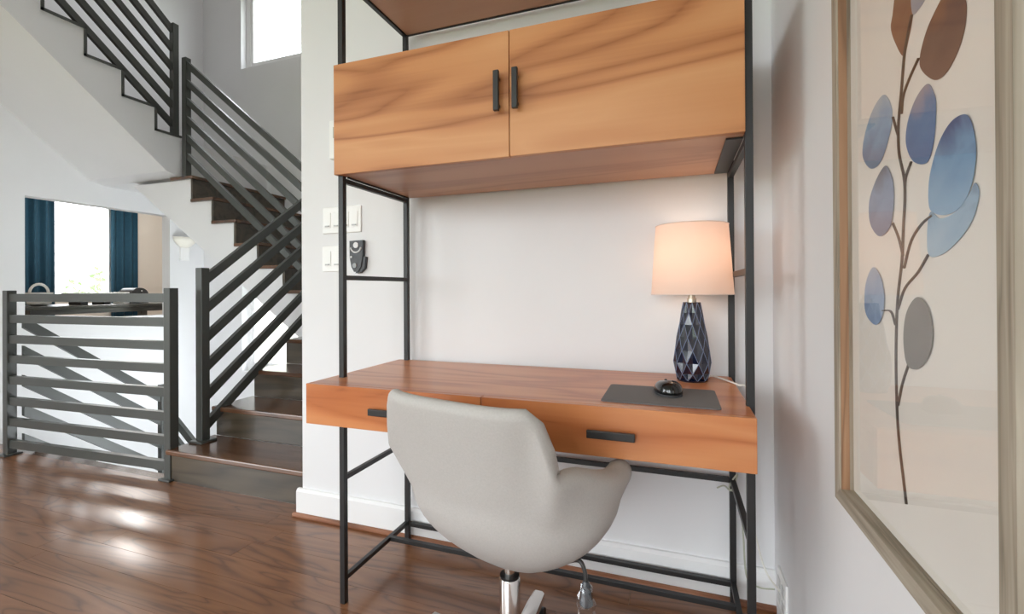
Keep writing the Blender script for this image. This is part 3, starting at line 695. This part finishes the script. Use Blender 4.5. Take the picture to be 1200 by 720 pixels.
ou = root('wall_outlet', (XW, 1.585, .07), 'white electrical outlet plate low on the wall below the print', 'outlet')
box('plate', XW - .008, XW, 1.53, 1.642, .07, .187, M['white_plastic'], ou, bev=.003)
for yy in (1.56, 1.612):
    for zz_ in (.105, .152): box('socket', XW - .010, XW - .008, yy - .016, yy + .016, zz_ - .014, zz_ + .014, mat('socket_grey', (200, 200, 198), .4) if 'socket_grey' not in bpy.data.materials else bpy.data.materials['socket_grey'], ou, bev=.001)
# cable bundle under the desk
tag(tube('power_cable', spline([(.128, 1.665, .395), (.15, 1.665, .405), (.172, 1.665, .393), (.19, 1.665, .448), (.165, 1.665, .40), (.196, 1.662, .372), (.205, 1.66, .25), (.215, 1.664, .12), (.25, 1.67, .09), (.290, 1.64, .11)]), .0026, mat('greenish_white_cable', (176, 178, 160), .5), None, 6), 'pale twisted power cable looped behind the desk frame by the outlet', 'cable')

# ================================================================== DINING ROOM THINGS
teal = mat('teal_curtain', (24, 66, 86), .85, noise=.12, nscale=20)
def curtain(y0, y1, label):
    bm = bmesh.new(); n = 60; A = []; hgt = 2.55
    for i in range(n + 1):
        t = i / n; yy = y0 + (y1 - y0) * t; dx = .028 * math.sin(t * (y1 - y0) / .085 * 2 * math.pi * .75)
        A.append([bm.verts.new((DX + .09 + dx + q, yy, z)) for q in (0, .006) for z in (.02, hgt)])
    for a, b in zip(A, A[1:]):
        for i0, i1 in ((0, 1), (1, 3), (3, 2), (2, 0)): bm.faces.new((a[i0], a[i1], b[i1], b[i0]))
    tag(finish('curtain', bm, teal, None, True), label, 'curtain', 'teal dining window curtains')
curtain(3.35, 3.81, 'teal curtain on the near side of the dining window above the white basket')
curtain(4.47, 4.82, 'teal curtain on the dining window above the dark round-topped box')
cr_ = root('curtain_rod', (DX + .09, 4.1, 2.56), 'dark rod carrying the teal curtains over the dining window', 'curtain rod')
tube('rod', [(DX + .09, 3.25, 2.565), (DX + .09, 4.95, 2.565)], .013, M['steel'], cr_, 10)
for yy in (3.3, 4.9): box('bracket', DX, DX + .09, yy - .01, yy + .01, 2.545, 2.56, M['steel'], cr_)
dk = wood('espresso_table_wood', [(0, (44, 42, 36)), (.5, (66, 64, 56)), (1, (84, 82, 72))], rough=.3, axis=1, stretch=9)
tb = root('dining_table', (-5.85, 3.2, 0), 'dark counter-height table beyond the pass-through opening', 'table')
box('table_top', -6.25, -5.45, 2.45, 3.95, .885, .915, dk, tb, bev=.004)
for x0, x1, y0, y1 in ((-6.2, -6.18, 2.5, 3.9), (-5.5, -5.48, 2.5, 3.9), (-6.18, -5.5, 2.5, 2.52), (-6.18, -5.5, 3.88, 3.9)): box('apron', x0, x1, y0, y1, .835, .885, dk, tb)
for x in (-6.16, -5.54):
    for yy in (2.54, 3.86): box('leg', x - .035, x + .035, yy - .035, yy + .035, 0, .835, dk, tb, bev=.004)
TT = .915
whitec = mat('white_ceramic', (236, 234, 230), .4)
bk = root('basket', (-5.75, 2.69, TT), 'white basket with arched handle on the dark table near the window', 'basket')
lathe('bowl', [(.05, 0), (.085, .02), (.095, .10), (.098, .13), (.09, .13), (.085, .03), (.03, .012)], whitec, bk, 24, (-5.75, 2.69, TT))
tube('handle', [(-5.75, 2.69 + .07 * math.cos(math.pi * i / 12), TT + .125 + .085 * math.sin(math.pi * i / 12)) for i in range(13)], .012, whitec, bk, 8)
tr = root('serving_tray', (-5.75, 3.11, TT), 'low white serving tray in the middle of the dark table', 'tray')
box('tray_floor', -5.9, -5.6, 2.93, 3.27, TT + .03, TT + .045, whitec, tr, bev=.004)
for x0, x1, y0, y1 in ((-5.9, -5.885, 2.93, 3.27), (-5.615, -5.6, 2.93, 3.27), (-5.885, -5.615, 2.93, 2.945), (-5.885, -5.615, 3.255, 3.27)): box('tray_side', x0, x1, y0, y1, TT + .045, TT + .125, whitec, tr, bev=.003)
for yy in (3.0, 3.2): box('tray_foot', -5.85, -5.65, yy - .03, yy + .03, TT, TT + .03, M['steel'], tr)
bx = root('bread_bin', (-5.75, 3.5, TT), 'dark round-topped box with a pale end on the dark table', 'box')
arc = [(3.42, TT + .004), (3.60, TT + .004)] + [(3.51 + .09 * math.cos(a), TT + .10 + .075 * math.sin(a)) for a in [math.pi * i / 14 for i in range(15)]]
prism('body', arc, 0, -5.86, -5.64, mat('black_enamel', (44, 44, 44), .3), bx)
box('pale_end', -5.84, -5.66, 3.36, 3.419, TT, TT + .13, whitec, bx, bev=.006)
disc_k = tube('knob', [(-5.64, 3.52, TT + .14), (-5.625, 3.52, TT + .14)], .008, chrome, bx, 10)
pd = root('dining_fill_lamp', (-6.6, 4.0, 2.3), 'added frosted dome fill lamp hanging in the dining room', 'lamp')  # pendant added as fill for the dark dining room
tube('cord', [(-6.6, 4.0, 2.40), (-6.6, 4.0, 2.70)], .005, M['steel'], pd, 6)
pm = mat('frosted_glass', (250, 244, 232), .5); pb = pm.node_tree.nodes['Principled BSDF']; pb.inputs['Emission Color'].default_value = (1, .86, .7, 1); pb.inputs['Emission Strength'].default_value = 4
lathe('dome', [(.03, .15), (.10, .12), (.16, .04), (.17, 0), (.16, -.01), (.02, -.03)], pm, pd, 28, (-6.6, 4.0, 2.26))
pl = bpy.data.lights.new('dining_fill_light', 'POINT'); pl.energy = 42; pl.color = (1, .97, .94); pl.shadow_soft_size = .12
po = bpy.data.objects.new('dining_fill_light', pl); COL.objects.link(po); po.location = (-6.6, 4.0, 2.05)
# wall sconce on the left wall beyond the opening
sc_ = root('wall_sconce', (XL, 3.62, 1.40), 'white bowl wall sconce beside the opening under the stairs', 'wall light')
bm = bmesh.new(); add_lathe(bm, [(.02, 0), (.07, .02), (.115, .07), (.125, .115), (.118, .115), (.10, .07), (.06, .035), (.01, .02)], 28)
for v in bm.verts:
    if v.co.x < 0: v.co.x = 0
    v.co = Vector((XL + .004 + v.co.x * .8, 3.62 + v.co.y, 1.525 + v.co.z))
finish('bowl', bm, mat('plaster_white', (244, 240, 228), .5), sc_, True)
box('backplate', XL, XL + .02, 3.57, 3.67, 1.385, 1.53, M['white_plastic'], sc_, bev=.004)
# shrub outside the dining window
random.seed(11)
shr = root('shrub', (-10.2, 5.6, -.2), 'pale green garden shrub outside the curtained dining window', 'shrub')
bm = bmesh.new()
for i in range(420):
    d = Vector((random.gauss(0, 1), random.gauss(0, 1), random.gauss(0, 1))).normalized() * random.uniform(.5, 1)
    c = Vector((-10.2, 5.75, .75)) + Vector((d.x * .6, d.y * .7, d.z * .85))
    u = Vector((random.uniform(-1, 1), random.uniform(-1, 1), random.uniform(-1, 1))).normalized() * .07; v = u.orthogonal().normalized() * .035
    q = [bm.verts.new(c + k) for k in (u, v, -u, -v)]; bm.faces.new(q)
finish('foliage', bm, mat('leaf_green', (150, 172, 132), .6, noise=.3, nscale=4), shr)
for k in range(4): tube('stem', [(-10.2, 5.75 + .03 * k, -.2), (-10.2 + .15 * math.cos(k * 1.6), 5.75 + .2 * math.sin(k * 1.6), .6)], .015, mat('bark', (84, 66, 50), .8), shr, 6)
bm = bmesh.new()
for q in ((-60, DX - .12, -60, 60), (DX - .12, XW + .12, -60, YF - .12), (XW + .12, 60, -60, 60), (DX - .12, XL - .12, YB + .16, 60), (XL - .12, XW + .12, YB + .16, 60)): add_box(bm, *q, -.5, -.2)
if True:
    tag(struct(finish('ground', bm, mat('lawn', (116, 128, 96), .9, noise=.15, nscale=3))), 'green lawn outside the dining window', 'lawn')
